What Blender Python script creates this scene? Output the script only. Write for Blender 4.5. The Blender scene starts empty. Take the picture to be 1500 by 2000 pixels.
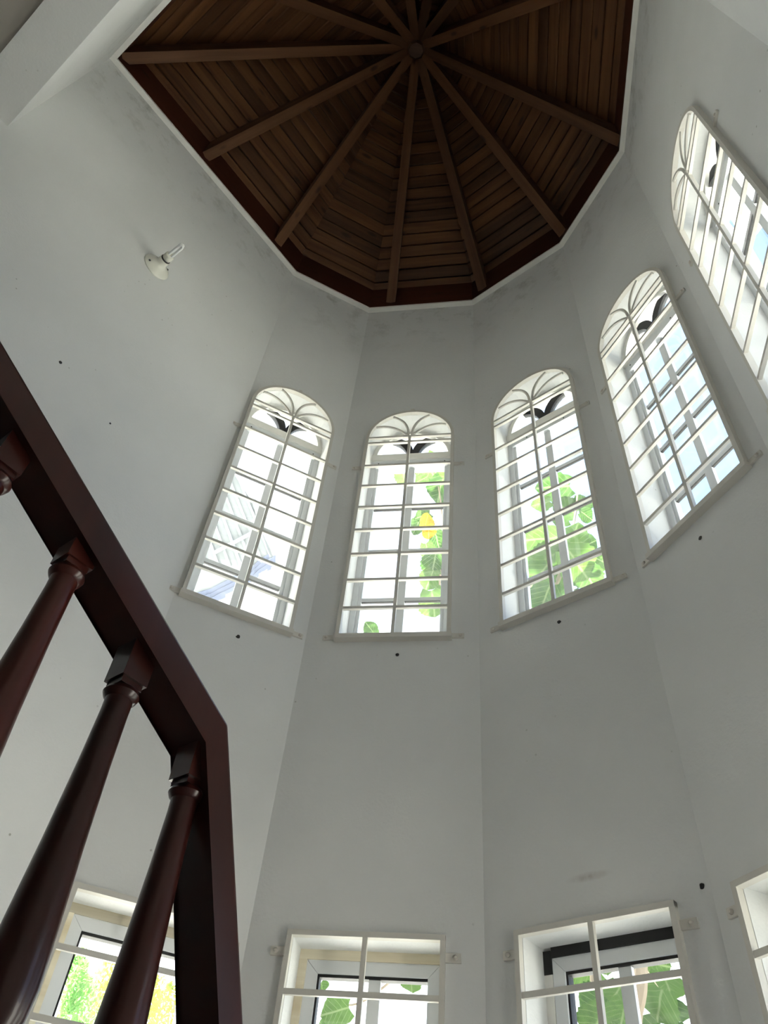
import bpy, bmesh, math, random
from mathutils import Vector, Matrix
random.seed(7)
C = bpy.context.scene.collection
S = bpy.context.scene
PI = math.pi
K = 0.65                      # metres per survey unit
CZ = 1.5                      # camera height above the floor
# ------------------------------------------------------------------ camera
PITCH, ROLL, FPX = 0.83137, 0.11590, 1489.76
f_ = Vector((0, math.cos(PITCH), math.sin(PITCH)))
r0 = Vector((1, 0, 0)); u0 = r0.cross(f_)
c_, s_ = math.cos(ROLL), math.sin(ROLL)
r_ = c_*r0 + s_*u0; u_ = -s_*r0 + c_*u0
cam = bpy.data.objects.new('camera', bpy.data.cameras.new('camera')); C.objects.link(cam)
cam.matrix_world = Matrix(((r_.x, u_.x, -f_.x, 0), (r_.y, u_.y, -f_.y, 0), (r_.z, u_.z, -f_.z, CZ), (0, 0, 0, 1)))
cam.data.sensor_fit = 'VERTICAL'; cam.data.sensor_height = 24.0
cam.data.lens = FPX/2000*24.0
cam.data.clip_start = 0.02
S.camera = cam
S.render.resolution_x, S.render.resolution_y = S.render.resolution_x, S.render.resolution_y
# ------------------------------------------------------------------ sky
W = bpy.data.worlds.new('sky'); S.world = W; W.use_nodes = True
nt = W.node_tree; nt.nodes.clear()
def N(t, k, **p):
    n = t.nodes.new(k)
    for a, b in p.items():
        if a.startswith('i_'): n.inputs[a[2:].replace('_', ' ')].default_value = b
        else: setattr(n, a, b)
    return n
L_ = lambda t, a, b: t.links.new(a, b)
def ramp(t, stops, fac=None, interp='LINEAR'):
    n = t.nodes.new('ShaderNodeValToRGB'); n.color_ramp.interpolation = interp
    e = n.color_ramp.elements
    while len(e) < len(stops): e.new(.5)
    for q, (p, c) in zip(e, stops): q.position = p; q.color = (*c, 1)
    if fac is not None: t.links.new(fac, n.inputs[0])
    return n
tc = N(nt, 'ShaderNodeTexCoord')
no = N(nt, 'ShaderNodeTexNoise', i_Scale=2.6, i_Detail=7.0, i_Roughness=.55)
L_(nt, tc.outputs['Generated'], no.inputs['Vector'])
sx = N(nt, 'ShaderNodeSeparateXYZ'); L_(nt, tc.outputs['Generated'], sx.inputs[0])
m1 = N(nt, 'ShaderNodeMath', operation='MULTIPLY_ADD'); L_(nt, sx.outputs['X'], m1.inputs[0]); m1.inputs[1].default_value = -.38
m0 = N(nt, 'ShaderNodeMath', operation='MULTIPLY_ADD'); L_(nt, no.outputs[0], m0.inputs[0]); m0.inputs[1].default_value = .6; m0.inputs[2].default_value = .665
mz = N(nt, 'ShaderNodeMath', operation='MULTIPLY_ADD'); L_(nt, sx.outputs['Z'], mz.inputs[0]); mz.inputs[1].default_value = -.35; L_(nt, m0.outputs[0], mz.inputs[2])
L_(nt, mz.outputs[0], m1.inputs[2])
cl = ramp(nt, [(.42, (0.13, .26, .60)), (.58, (.32, .48, .78)), (.76, (.9, 1.0, 1.1)), (.88, (1.5, 1.54, 1.58))], m1.outputs[0])
bg = N(nt, 'ShaderNodeBackground'); bg.inputs[1].default_value = 1.0
L_(nt, cl.outputs[0], bg.inputs[0])
wo = N(nt, 'ShaderNodeOutputWorld'); L_(nt, bg.outputs[0], wo.inputs[0])
S.view_settings.view_transform = 'Standard'; S.view_settings.look = 'None'
S.view_settings.gamma = 1; S.view_settings.use_curve_mapping = False
S.view_settings.exposure = 1.45
S.cycles.max_bounces = 16; S.cycles.diffuse_bounces = 10; S.cycles.transparent_max_bounces = 24
sun = bpy.data.objects.new('sun_offscreen', bpy.data.lights.new('sun_offscreen', 'SUN')); C.objects.link(sun)
sun.data.energy = 22; sun.data.angle = math.radians(1.5); sun.data.color = (1, .965, .90)
SAZ, SEL = math.radians(225), math.radians(72)      # compass from +Y clockwise, height
sv = Vector((math.sin(SAZ)*math.cos(SEL), math.cos(SAZ)*math.cos(SEL), math.sin(SEL)))
sun.rotation_euler = sv.to_track_quat('Z', 'Y').to_euler()

def ray(x, y):
    return ((x-750)*r_ - (y-1000)*u_)/FPX + f_
CAMP = Vector((0, 0, CZ))
def at_hdist(x, y, hd):        # point on the pixel's ray at a given horizontal distance
    d = ray(x, y); return CAMP + d*(hd/math.hypot(d.x, d.y))
def at_plane(x, y, n, d0):
    d = ray(x, y); n = Vector(n); return CAMP + d*(d0/d.dot(n))

# ------------------------------------------------------------------ materials
def mat(name, col, rough=.5, metal=0, spec=.5, coat=0):
    m = bpy.data.materials.new(name); m.use_nodes = True
    b = m.node_tree.nodes['Principled BSDF']
    b.inputs['Base Color'].default_value = (*col, 1); b.inputs['Roughness'].default_value = rough
    b.inputs['Metallic'].default_value = metal; b.inputs['Specular IOR Level'].default_value = spec
    b.inputs['Coat Weight'].default_value = coat
    return m
def plaster_mat():
    m = mat('white_plaster', (.8, .8, .78), .75, spec=.25); t = m.node_tree; b = t.nodes['Principled BSDF']
    g = N(t, 'ShaderNodeNewGeometry')
    n1 = N(t, 'ShaderNodeTexNoise', i_Scale=1.7, i_Detail=5.0); L_(t, g.outputs['Position'], n1.inputs['Vector'])
    r1 = ramp(t, [(.3, (.71, .715, .705)), (.7, (.77, .775, .765))], n1.outputs[0])
    # small mould specks
    n2 = N(t, 'ShaderNodeTexVoronoi', i_Scale=17.0); L_(t, g.outputs['Position'], n2.inputs['Vector'])
    n3 = N(t, 'ShaderNodeTexNoise', i_Scale=1.9, i_Detail=3.0); L_(t, g.outputs['Position'], n3.inputs['Vector'])
    a = ramp(t, [(.045, (1, 1, 1)), (.085, (0, 0, 0))], n2.outputs['Distance'])
    a2 = ramp(t, [(.56, (0, 0, 0)), (.68, (.9, .9, .9))], n3.outputs[0])
    mm = N(t, 'ShaderNodeMath', operation='MULTIPLY'); L_(t, a.outputs[0], mm.inputs[0]); L_(t, a2.outputs[0], mm.inputs[1])
    mx = N(t, 'ShaderNodeMixRGB'); L_(t, mm.outputs[0], mx.inputs[0]); L_(t, r1.outputs[0], mx.inputs[1]); mx.inputs[2].default_value = (.32, .32, .28, 1)
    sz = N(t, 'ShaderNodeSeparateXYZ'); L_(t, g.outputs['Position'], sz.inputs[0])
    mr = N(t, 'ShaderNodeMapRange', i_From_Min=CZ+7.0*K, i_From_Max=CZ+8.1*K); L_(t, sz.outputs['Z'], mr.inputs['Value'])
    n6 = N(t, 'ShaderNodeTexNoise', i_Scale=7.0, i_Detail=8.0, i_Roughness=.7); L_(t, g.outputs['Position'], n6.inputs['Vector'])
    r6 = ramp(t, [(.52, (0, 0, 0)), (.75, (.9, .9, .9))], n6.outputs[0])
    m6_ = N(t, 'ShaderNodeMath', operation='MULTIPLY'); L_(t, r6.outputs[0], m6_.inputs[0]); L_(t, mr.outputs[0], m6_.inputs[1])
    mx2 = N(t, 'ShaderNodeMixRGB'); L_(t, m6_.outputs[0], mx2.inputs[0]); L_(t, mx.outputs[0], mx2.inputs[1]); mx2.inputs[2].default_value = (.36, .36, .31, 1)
    # rusty smear above the low window with the black gap
    pn = Vector((math.sin(.753), math.cos(.753), 0)); sp_ = at_plane(1150, 1712, pn, 3.446*K)
    vs = N(t, 'ShaderNodeVectorMath', operation='SUBTRACT'); L_(t, g.outputs['Position'], vs.inputs[0]); vs.inputs[1].default_value = sp_
    mp = N(t, 'ShaderNodeMapping', vector_type='TEXTURE'); mp.inputs['Rotation'].default_value = (0, 0, -.753); mp.inputs['Scale'].default_value = (.085, .3, .016); L_(t, vs.outputs[0], mp.inputs[0])
    ln = N(t, 'ShaderNodeVectorMath', operation='LENGTH'); L_(t, mp.outputs[0], ln.inputs[0])
    rs_ = ramp(t, [(.1, (.55, .55, .55)), (1.0, (0, 0, 0))], ln.outputs['Value'])
    ns = N(t, 'ShaderNodeMath', operation='MULTIPLY'); L_(t, rs_.outputs[0], ns.inputs[0])
    n7 = N(t, 'ShaderNodeTexNoise', i_Scale=60.0, i_Detail=4.0); L_(t, g.outputs['Position'], n7.inputs['Vector']); L_(t, n7.outputs[0], ns.inputs[1])
    mx3 = N(t, 'ShaderNodeMixRGB'); L_(t, ns.outputs[0], mx3.inputs[0]); L_(t, mx2.outputs[0], mx3.inputs[1]); mx3.inputs[2].default_value = (.20, .12, .07, 1)
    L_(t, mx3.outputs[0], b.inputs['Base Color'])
    n4 = N(t, 'ShaderNodeTexNoise', i_Scale=90.0, i_Detail=4.0); L_(t, g.outputs['Position'], n4.inputs['Vector'])
    n5 = N(t, 'ShaderNodeTexNoise', i_Scale=5.0, i_Detail=3.0); L_(t, g.outputs['Position'], n5.inputs['Vector'])
    ad = N(t, 'ShaderNodeMath', operation='MULTIPLY_ADD'); L_(t, n5.outputs[0], ad.inputs[0]); ad.inputs[1].default_value = 3.; L_(t, n4.outputs[0], ad.inputs[2])
    bu = N(t, 'ShaderNodeBump', i_Strength=.25, i_Distance=.004); L_(t, ad.outputs[0], bu.inputs['Height']); L_(t, bu.outputs[0], b.inputs['Normal'])
    return m
def wood_mat(name, dark, light, rough, scale=1.0, knots=True, coat=0, along=0):
    m = mat(name, dark, rough, spec=.3, coat=coat); t = m.node_tree; b = t.nodes['Principled BSDF']
    tcn = N(t, 'ShaderNodeTexCoord'); oi = N(t, 'ShaderNodeObjectInfo')
    ad = N(t, 'ShaderNodeVectorMath', operation='MULTIPLY_ADD')
    cm = N(t, 'ShaderNodeCombineXYZ'); 
    for i in range(3): L_(t, oi.outputs['Random'], cm.inputs[i])
    L_(t, cm.outputs[0], ad.inputs[0]); ad.inputs[1].default_value = (37, 91, 53); L_(t, tcn.outputs['Object'], ad.inputs[2])
    mp = N(t, 'ShaderNodeMapping'); sc = [22*scale]*3; sc[along] = 1.2*scale; mp.inputs['Scale'].default_value = sc
    L_(t, ad.outputs[0], mp.inputs[0])
    n1 = N(t, 'ShaderNodeTexNoise', i_Scale=1.0, i_Detail=6.0, i_Distortion=.6); L_(t, mp.outputs[0], n1.inputs['Vector'])
    r1 = ramp(t, [(.3, dark), (.7, light)], n1.outputs[0])
    hs = N(t, 'ShaderNodeHueSaturation'); L_(t, r1.outputs[0], hs.inputs['Color'])
    va = N(t, 'ShaderNodeMapRange', i_To_Min=.65, i_To_Max=1.35); L_(t, oi.outputs['Random'], va.inputs['Value']); L_(t, va.outputs[0], hs.inputs['Value'])
    out = hs.outputs[0]
    if knots:
        mp2 = N(t, 'ShaderNodeMapping'); s2 = [9.]*3; s2[along] = 3.2; mp2.inputs['Scale'].default_value = s2; L_(t, ad.outputs[0], mp2.inputs[0])
        v = N(t, 'ShaderNodeTexVoronoi', i_Scale=1.0); L_(t, mp2.outputs[0], v.inputs['Vector'])
        rk = ramp(t, [(.08, (.75, .75, .75)), (.17, (0, 0, 0))], v.outputs['Distance'])
        mx = N(t, 'ShaderNodeMixRGB'); L_(t, rk.outputs[0], mx.inputs[0]); L_(t, out, mx.inputs[1]); mx.inputs[2].default_value = (dark[0]*.3, dark[1]*.3, dark[2]*.3, 1)
        out = mx.outputs[0]
    L_(t, out, b.inputs['Base Color'])
    bu = N(t, 'ShaderNodeBump', i_Strength=.15, i_Distance=.003); L_(t, n1.outputs[0], bu.inputs['Height']); L_(t, bu.outputs[0], b.inputs['Normal'])
    return m
def glass_mat(dirt):
    m = bpy.data.materials.new('window_glass'); m.use_nodes = True; t = m.node_tree; t.nodes.clear()
    tr = N(t, 'ShaderNodeBsdfTransparent'); tr.inputs[0].default_value = (.95, .97, .97, 1)
    gl = N(t, 'ShaderNodeBsdfGlossy', i_Roughness=.02)
    lw = N(t, 'ShaderNodeLayerWeight', i_Blend=.5)
    pw = N(t, 'ShaderNodeMath', operation='POWER'); L_(t, lw.outputs['Facing'], pw.inputs[0]); pw.inputs[1].default_value = 5.
    fr = N(t, 'ShaderNodeMath', operation='MULTIPLY_ADD'); L_(t, pw.outputs[0], fr.inputs[0]); fr.inputs[1].default_value = .9; fr.inputs[2].default_value = .03
    mx = N(t, 'ShaderNodeMixShader'); L_(t, fr.outputs[0], mx.inputs[0]); L_(t, tr.outputs[0], mx.inputs[1]); L_(t, gl.outputs[0], mx.inputs[2])
    df = N(t, 'ShaderNodeBsdfTranslucent'); df.inputs[0].default_value = (.85, .87, .88, 1)
    g = N(t, 'ShaderNodeNewGeometry')
    n1 = N(t, 'ShaderNodeTexNoise', i_Scale=9.0, i_Detail=6.0, i_Roughness=.7); L_(t, g.outputs['Position'], n1.inputs['Vector'])
    r1 = ramp(t, [(.35, (dirt*.4,)*3), (.75, (dirt,)*3)], n1.outputs[0])
    m2 = N(t, 'ShaderNodeMixShader'); L_(t, r1.outputs[0], m2.inputs[0]); L_(t, mx.outputs[0], m2.inputs[1]); L_(t, df.outputs[0], m2.inputs[2])
    o = N(t, 'ShaderNodeOutputMaterial'); L_(t, m2.outputs[0], o.inputs[0])
    return m
def leaf_mat(name, c1, c2, vein, trans=.55):
    m = bpy.data.materials.new(name); m.use_nodes = True; t = m.node_tree; t.nodes.clear()
    uv = N(t, 'ShaderNodeUVMap'); sp = N(t, 'ShaderNodeSeparateXYZ'); L_(t, uv.outputs[0], sp.inputs[0])
    ab = N(t, 'ShaderNodeMath', operation='ABSOLUTE'); L_(t, sp.outputs['X'], ab.inputs[0])
    # side veins: repeat of (v - 0.9|u|)
    ma = N(t, 'ShaderNodeMath', operation='MULTIPLY_ADD'); L_(t, ab.outputs[0], ma.inputs[0]); ma.inputs[1].default_value = -.85; L_(t, sp.outputs['Y'], ma.inputs[2])
    mu = N(t, 'ShaderNodeMath', operation='MULTIPLY'); L_(t, ma.outputs[0], mu.inputs[0]); mu.inputs[1].default_value = 5.5
    fr = N(t, 'ShaderNodeMath', operation='PINGPONG'); L_(t, mu.outputs[0], fr.inputs[0]); fr.inputs[1].default_value = .5
    v1 = ramp(t, [(.0, (1, 1, 1)), (.07, (0, 0, 0))], fr.outputs[0])
    v2 = ramp(t, [(.012, (1, 1, 1)), (.035, (0, 0, 0))], ab.outputs[0])
    mxv = N(t, 'ShaderNodeMath', operation='MAXIMUM'); L_(t, v1.outputs[0], mxv.inputs[0]); L_(t, v2.outputs[0], mxv.inputs[1])
    oi = N(t, 'ShaderNodeObjectInfo')
    tcn = N(t, 'ShaderNodeTexCoord'); n1 = N(t, 'ShaderNodeTexNoise', i_Scale=6.0, i_Detail=4.0); L_(t, tcn.outputs['Object'], n1.inputs['Vector'])
    av = N(t, 'ShaderNodeMath', operation='MULTIPLY_ADD'); L_(t, oi.outputs['Random'], av.inputs[0]); av.inputs[1].default_value = .6; L_(t, n1.outputs[0], av.inputs[2])
    r1 = ramp(t, [(.4, c1), (1.0, c2)], av.outputs[0])
    mx = N(t, 'ShaderNodeMixRGB'); m5 = N(t, 'ShaderNodeMath', operation='MULTIPLY'); L_(t, mxv.outputs[0], m5.inputs[0]); m5.inputs[1].default_value = .8
    L_(t, m5.outputs[0], mx.inputs[0]); L_(t, r1.outputs[0], mx.inputs[1]); mx.inputs[2].default_value = (*vein, 1)
    d = N(t, 'ShaderNodeBsdfDiffuse'); tl = N(t, 'ShaderNodeBsdfTranslucent')
    L_(t, mx.outputs[0], d.inputs[0]); L_(t, mx.outputs[0], tl.inputs[0])
    ms = N(t, 'ShaderNodeMixShader'); ms.inputs[0].default_value = trans; L_(t, d.outputs[0], ms.inputs[1]); L_(t, tl.outputs[0], ms.inputs[2])
    o = N(t, 'ShaderNodeOutputMaterial'); L_(t, ms.outputs[0], o.inputs[0])
    return m
M = {}
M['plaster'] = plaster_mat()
M['trim'] = mat('white_trim_paint', (.78, .77, .73), .6, spec=.3)
M['iron'] = mat('cream_iron_paint', (.66, .635, .58), .42)
M['bolt'] = mat('painted_bolt', (.62, .58, .52), .4)
M['alu'] = mat('white_aluminium', (.68, .70, .72), .35)
M['gasket'] = mat('black_gasket', (.008, .008, .009), .6)
M['subframe'] = wood_mat('stained_subframe', (.48, .40, .26), (.72, .68, .56), .8, .6, knots=False)
M['glass'] = glass_mat(.04)
M['glass_clear'] = glass_mat(.02)
M['board'] = wood_mat('pine_board', (.066, .024, .008), (.135, .058, .022), .5)
M['rafter'] = wood_mat('rafter_wood', (.075, .030, .012), (.12, .055, .025), .6)
M['fascia'] = wood_mat('fascia_wood', (.045, .011, .005), (.065, .018, .008), .5, knots=True)
M['rail'] = wood_mat('dark_mahogany', (.021, .0045, .0035), (.040, .0085, .0055), .30, .8, knots=False, coat=.12, along=2)
M['tread'] = wood_mat('tread_wood', (.05, .014, .009), (.085, .025, .014), .35, .8, knots=False)
M['porcelain'] = mat('porcelain', (.78, .77, .68), .25)
M['tube'] = mat('lamp_tube', (.85, .86, .86), .15)
M['dark'] = mat('dark_ring', (.03, .028, .025), .5)
M['floor'] = mat('floor_tile', (.24, .225, .21), .35)
M['hall'] = mat('hall_ceiling_paint', (.44, .41, .365), .8)
M['ground'] = mat('sunlit_ground', (.50, .495, .45), .9)
M['rooftile'] = mat('roof_cover', (.25, .10, .07), .8)
M['eave'] = mat('white_eave', (.85, .85, .83), .7)
M['leaf'] = leaf_mat('leaf_green', (.018, .055, .008), (.058, .12, .02), (.16, .21, .09))
M['leaf_yellow'] = leaf_mat('leaf_yellow', (.22, .13, .004), (.30, .19, .006), (.36, .28, .06))
M['leaf_small'] = leaf_mat('leaf_small', (.22, .36, .04), (.62, .62, .14), (.5, .6, .2))
M['leaf_cool'] = leaf_mat('leaf_cool', (.10, .30, .06), (.30, .52, .14), (.4, .6, .2))
M['bark'] = wood_mat('bark', (.20, .15, .10), (.36, .30, .22), .9, .5, knots=False, along=2)
M['sheet'] = mat('zinc_sheet', (.12, .135, .145), .6)
M['sheet_edge'] = mat('pale_gutter', (.19, .22, .26), .5)
M['shingle'] = mat('blue_grey_shingle', (.055, .07, .12), .8)

# ------------------------------------------------------------------ mesh helpers
def bx(bm, x0, x1, y0, y1, z0, z1, mtx=None):
    v = [bm.verts.new((x, y, z)) for z in (z0, z1) for y in (y0, y1) for x in (x0, x1)]
    if mtx:
        for q in v: q.co = mtx @ q.co
    for a in ((0, 2, 3, 1), (4, 5, 7, 6), (0, 1, 5, 4), (2, 6, 7, 3), (0, 4, 6, 2), (1, 3, 7, 5)): bm.faces.new([v[i] for i in a])
    return v
def tube(bm, pts, rad, n=8, caps=True):
    rings = []
    for i, p in enumerate(pts):
        p = Vector(p); a = Vector(pts[max(i-1, 0)]); b = Vector(pts[min(i+1, len(pts)-1)])
        d = (b-a).normalized(); s = d.orthogonal() if i == 0 else (s0 - d*s0.dot(d)).normalized()
        s0 = s.normalized(); t = d.cross(s0); r = rad[i] if isinstance(rad, (list, tuple)) else rad
        rings.append([bm.verts.new(p + s0*r*math.cos(2*PI*j/n) + t*r*math.sin(2*PI*j/n)) for j in range(n)])
    for a, b in zip(rings, rings[1:]):
        for j in range(n): bm.faces.new((a[j], a[(j+1) % n], b[(j+1) % n], b[j]))
    if caps: bm.faces.new(rings[0][::-1]); bm.faces.new(rings[-1])
def prism(bm, poly, y0, y1):         # polygon in local x,z extruded along y
    a = [bm.verts.new((x, y0, z)) for x, z in poly]; b = [bm.verts.new((x, y1, z)) for x, z in poly]
    n = len(poly); bm.faces.new(a); bm.faces.new(b[::-1])
    for i in range(n): bm.faces.new((a[i], b[i], b[(i+1) % n], a[(i+1) % n]))
def strip(bm, inner, outer, y0, y1):   # solid band between two open polylines in x,z
    P = [[bm.verts.new((x, y, z)) for x, z in pl] for pl in (inner, outer) for y in (y0, y1)]
    i0, i1, o0, o1 = P; n = len(inner)
    for k in range(n-1):
        bm.faces.new((i0[k], i0[k+1], o0[k+1], o0[k])); bm.faces.new((i1[k], o1[k], o1[k+1], i1[k+1]))
        bm.faces.new((i0[k], i1[k], i1[k+1], i0[k+1])); bm.faces.new((o0[k], o0[k+1], o1[k+1], o1[k]))
    for k in (0, n-1): bm.faces.new((i0[k], o0[k], o1[k], i1[k]))
def lathe(bm, prof, n=24, mtx=None):
    rings = []
    for r, z in prof:
        rings.append([bm.verts.new((r*math.cos(2*PI*j/n), r*math.sin(2*PI*j/n), z)) for j in range(n)])
    for a, b in zip(rings, rings[1:]):
        for j in range(n): bm.faces.new((a[j], a[(j+1) % n], b[(j+1) % n], b[j]))
    bm.faces.new(rings[0][::-1]); bm.faces.new(rings[-1])
    if mtx:
        for rg in rings:
            for v in rg: v.co = mtx @ v.co
def finish(bm, name, m, parent=None, smooth=False, bevel=0):
    if bevel:
        bmesh.ops.bevel(bm, geom=[e for e in bm.edges], offset=bevel, segments=2, affect='EDGES', profile=.6)
    bmesh.ops.recalc_face_normals(bm, faces=bm.faces)
    me = bpy.data.meshes.new(name); bm.to_mesh(me); bm.free(); me.materials.append(M[m])
    if smooth:
        for p in me.polygons: p.use_smooth = True
        try: me.set_sharp_from_angle(angle=math.radians(38))
        except Exception: pass
    o = bpy.data.objects.new(name, me); C.objects.link(o)
    if parent: o.parent = parent
    if bevel and smooth: o.modifiers.new('wn', 'WEIGHTED_NORMAL')
    return o
def tag(o, label, cat, group=None):
    o['label'] = label; o['category'] = cat
    if group: o['group'] = group
    return o
def struct(o, label=None):
    o['kind'] = 'structure'
    if label: o['label'] = label
    return o
def empty(name, loc=(0, 0, 0), rz=0):
    o = bpy.data.objects.new(name, None); C.objects.link(o); o.location = loc; o.rotation_euler = (0, 0, rz); o.empty_display_size = .1
    return o
def copy_tree(o, parent=None):
    c = o.copy(); C.objects.link(c); c.parent = parent
    for ch in o.children: copy_tree(ch, c)
    return c

# ------------------------------------------------------------------ plan of the tower (survey units, camera at the origin)
P0 = Vector((-3.10, 1.95)); P1 = Vector((-1.32, 3.931))
C0 = Vector((-.441, 4.281)); C1 = Vector((.735, 4.033)); C2 = Vector((1.571, 3.25)); C3 = Vector((1.932, 2.251))
C4 = Vector((1.634, .694)); C5 = Vector((.95, -.18)); C6 = Vector((-.40, -.52))
POLY = [P0, P1, C0, C1, C2, C3, C4, C5, C6]
CEN = Vector((-.258, 2.072))
ZT = 8.11; ZF = 8.53; ZAPEX = 10.95
ZB, ZH, Z7, ZA = 3.277, 5.576, 5.171, 5.99
ZLT, ZLB = 1.407, -2.19  # low windows lengthened below the view to admit more light
FLOOR = -CZ/K
WT = .32                          # wall thickness, units
faces = [(-.386, 4.132, .689), (.208, 4.098, -.703), (.753, 3.446, -1.635), (1.224, 2.583, -1.981), (1.76, 1.474, -1.939)]
def face_loc(i):
    az, d, uo = faces[i]
    return Vector((math.sin(az)*d + math.cos(az)*uo, math.cos(az)*d - math.sin(az)*uo)), az
def wz(z): return CZ + z*K
RO = .372                         # half width of wall openings
def wall(name, A, B, openings, mat_='plaster', ztop=ZF+.25, zbot=FLOOR, label=None, centre=None, ext=(0, 0), thick=WT):
    """openings: list of (u0,u1,z0,z1,arched) in units along A->B, measured from `centre` along A->B"""
    d = (B-A); ln = d.length; t = d/ln; n = Vector((-t.y, t.x))      # outward (A->B runs clockwise seen from above)
    u_c = (centre-A).dot(t) if centre is not None else 0
    us = sorted({-ext[0], ln+ext[1], *[u_c+o[0] for o in openings], *[u_c+o[1] for o in openings]})
    bm = bmesh.new()
    def P(u, z, k): 
        q = A + t*u + n*k; return bm.verts.new((q.x*K, q.y*K, wz(z)))
    def quad(u0, u1, z00, z01, z10, z11):     # front + back cell with sloping ends
        bm.faces.new((P(u0, z00, 0), P(u1, z10, 0), P(u1, z11, 0), P(u0, z01, 0)))
        bm.faces.new((P(u0, z00, thick), P(u1, z10, thick), P(u1, z11, thick), P(u0, z01, thick)))
    for a, b in zip(us, us[1:]):
        mid = (a+b)/2; here = sorted([o for o in openings if u_c+o[0]-1e-6 < mid < u_c+o[1]+1e-6], key=lambda o: o[2])
        z = zbot
        for o in here:
            if o[2] > z+1e-6: quad(a, b, z, o[2], z, o[2])
            if o[2] > zbot: bm.faces.new((P(a, o[2], 0), P(b, o[2], 0), P(b, o[2], thick), P(a, o[2], thick)))
            for uu in (a, b): bm.faces.new((P(uu, o[2], 0), P(uu, o[3], 0), P(uu, o[3], thick), P(uu, o[2], thick)))
            if o[4]:
                R_ = (b-a)/2; ns = 20; arc = [(mid - R_*math.cos(PI*k/ns), o[3] + R_*math.sin(PI*k/ns)) for k in range(ns+1)]
                zt2 = o[3]+R_+.05
                for (x0, y0), (x1, y1) in zip(arc, arc[1:]):
                    quad(x0, x1, y0, zt2, y1, zt2)
                    bm.faces.new((P(x0, y0, 0), P(x1, y1, 0), P(x1, y1, thick), P(x0, y0, thick)))
                z = zt2
            else:
                bm.faces.new((P(a, o[3], 0), P(b, o[3], 0), P(b, o[3], thick), P(a, o[3], thick))); z = o[3]
        if z < ztop-1e-6: quad(a, b, z, ztop, z, ztop)
    for uu in (us[0], us[-1]): bm.faces.new((P(uu, zbot, 0), P(uu, ztop, 0), P(uu, ztop, thick), P(uu, zbot, thick)))
    bm.faces.new((P(us[0], zbot, 0), P(us[-1], zbot, 0), P(us[-1], zbot, thick), P(us[0], zbot, thick)))
    bm.faces.new((P(us[0], ztop, 0), P(us[-1], ztop, 0), P(us[-1], ztop, thick), P(us[0], ztop, thick)))
    bmesh.ops.remove_doubles(bm, verts=bm.verts, dist=1e-5)
    return struct(finish(bm, name, mat_), label)
UP = (-RO, RO, ZB, ZH, True); LO = (-RO, RO, ZLB, ZLT-.02, False)
ZBEAM = 5.87
tL = (P1-P0).normalized()
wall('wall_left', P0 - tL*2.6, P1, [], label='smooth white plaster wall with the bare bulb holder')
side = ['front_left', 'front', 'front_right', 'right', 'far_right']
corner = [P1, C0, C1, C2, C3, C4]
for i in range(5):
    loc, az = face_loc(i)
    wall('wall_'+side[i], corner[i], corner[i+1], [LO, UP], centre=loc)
# back of the stairwell: plain walls
m5 = (C4+C5)/2
wall('wall_back_right', C4, C5, [], centre=m5)
m6 = (C5+C6)/2
wall('wall_back', C5, C6, [], centre=m6)
# beam over the opening towards the upper hall
dB = Vector((.744, -.668)); beam_end = C6 + Vector((-.0, -.0))
wall('wall_back_left', C6, P0, [], zbot=ZBEAM, label='plain white beam over the wide opening to the hall', thick=.31)
nB = Vector((-.668, -.744))
def slab(name, pts, z0, z1, m, label=None):
    bm = bmesh.new()
    a = [bm.verts.new((p[0]*K, p[1]*K, wz(z0))) for p in pts]; b = [bm.verts.new((p[0]*K, p[1]*K, wz(z1))) for p in pts]
    n = len(pts); bm.faces.new(a); bm.faces.new(b[::-1])
    for i in range(n): bm.faces.new((a[i], b[i], b[(i+1) % n], a[(i+1) % n]))
    return struct(finish(bm, name, m), label)
Ha = P0 + nB*.31 - tL*.0 - dB*.3; Hb = C6 + nB*.31
slab('ceiling_hall', [Ha, Hb, Hb+nB*2.6, Ha+nB*2.6], ZBEAM+.04, ZBEAM+.3, 'hall', 'beige flat ceiling of the hall past the beam')
Hc = Hb + nB*2.6; Hd = Ha + nB*2.6
wall('wall_hall_right', C6+(Hc-C6).normalized()*.0, Hc, [], mat_='hall', ztop=ZBEAM+.3, centre=(Hc+C6)/2, thick=-.3); wall('wall_hall_back', Hd, Hc, [], 'hall', ztop=ZBEAM+.3)  # unseen hall walls, added to shut out daylight from this side
slab('floor', [Vector((-4.6, 6)), Vector((4, 6)), Vector((4, -3)), Vector((-4.6, -3))], FLOOR-.2, FLOOR, 'floor')
bm = bmesh.new(); bx(bm, -40, 40, -40, 40, -.35, -.14); struct(finish(bm, 'ground', 'ground'))

# ------------------------------------------------------------------ ceiling: trim, fascia, boards, rafters
def inset(poly, dd):
    out = []; n = len(poly)
    for i in range(n):
        a, b, c = poly[i-1], poly[i], poly[(i+1) % n]
        t1 = (b-a).normalized(); t2 = (c-b).normalized(); n1 = Vector((t1.y, -t1.x)); n2 = Vector((t2.y, -t2.x))
        k = (n1+n2); k = k/k.length_squared*2
        out.append(b + k*dd)
    return out
IN1 = inset(POLY, .045)
for i in range(len(POLY)):
    a, b, c, d = POLY[i], POLY[(i+1) % 9], IN1[(i+1) % 9], IN1[i]
    bm = bmesh.new()
    vs = [[bm.verts.new((p.x*K, p.y*K, wz(z))) for p in (a, b, c, d)] for z in (ZT-.045, ZT)]
    lo, hi = vs
    for q in (lo[2], lo[3]): q.co.z += .012
    bm.faces.new(lo); bm.faces.new(hi[::-1])
    for k in range(4): bm.faces.new((lo[k], hi[k], hi[(k+1) % 4], lo[(k+1) % 4]))
    struct(finish(bm, 'trim_%d' % (i+1), 'trim'))
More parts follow.
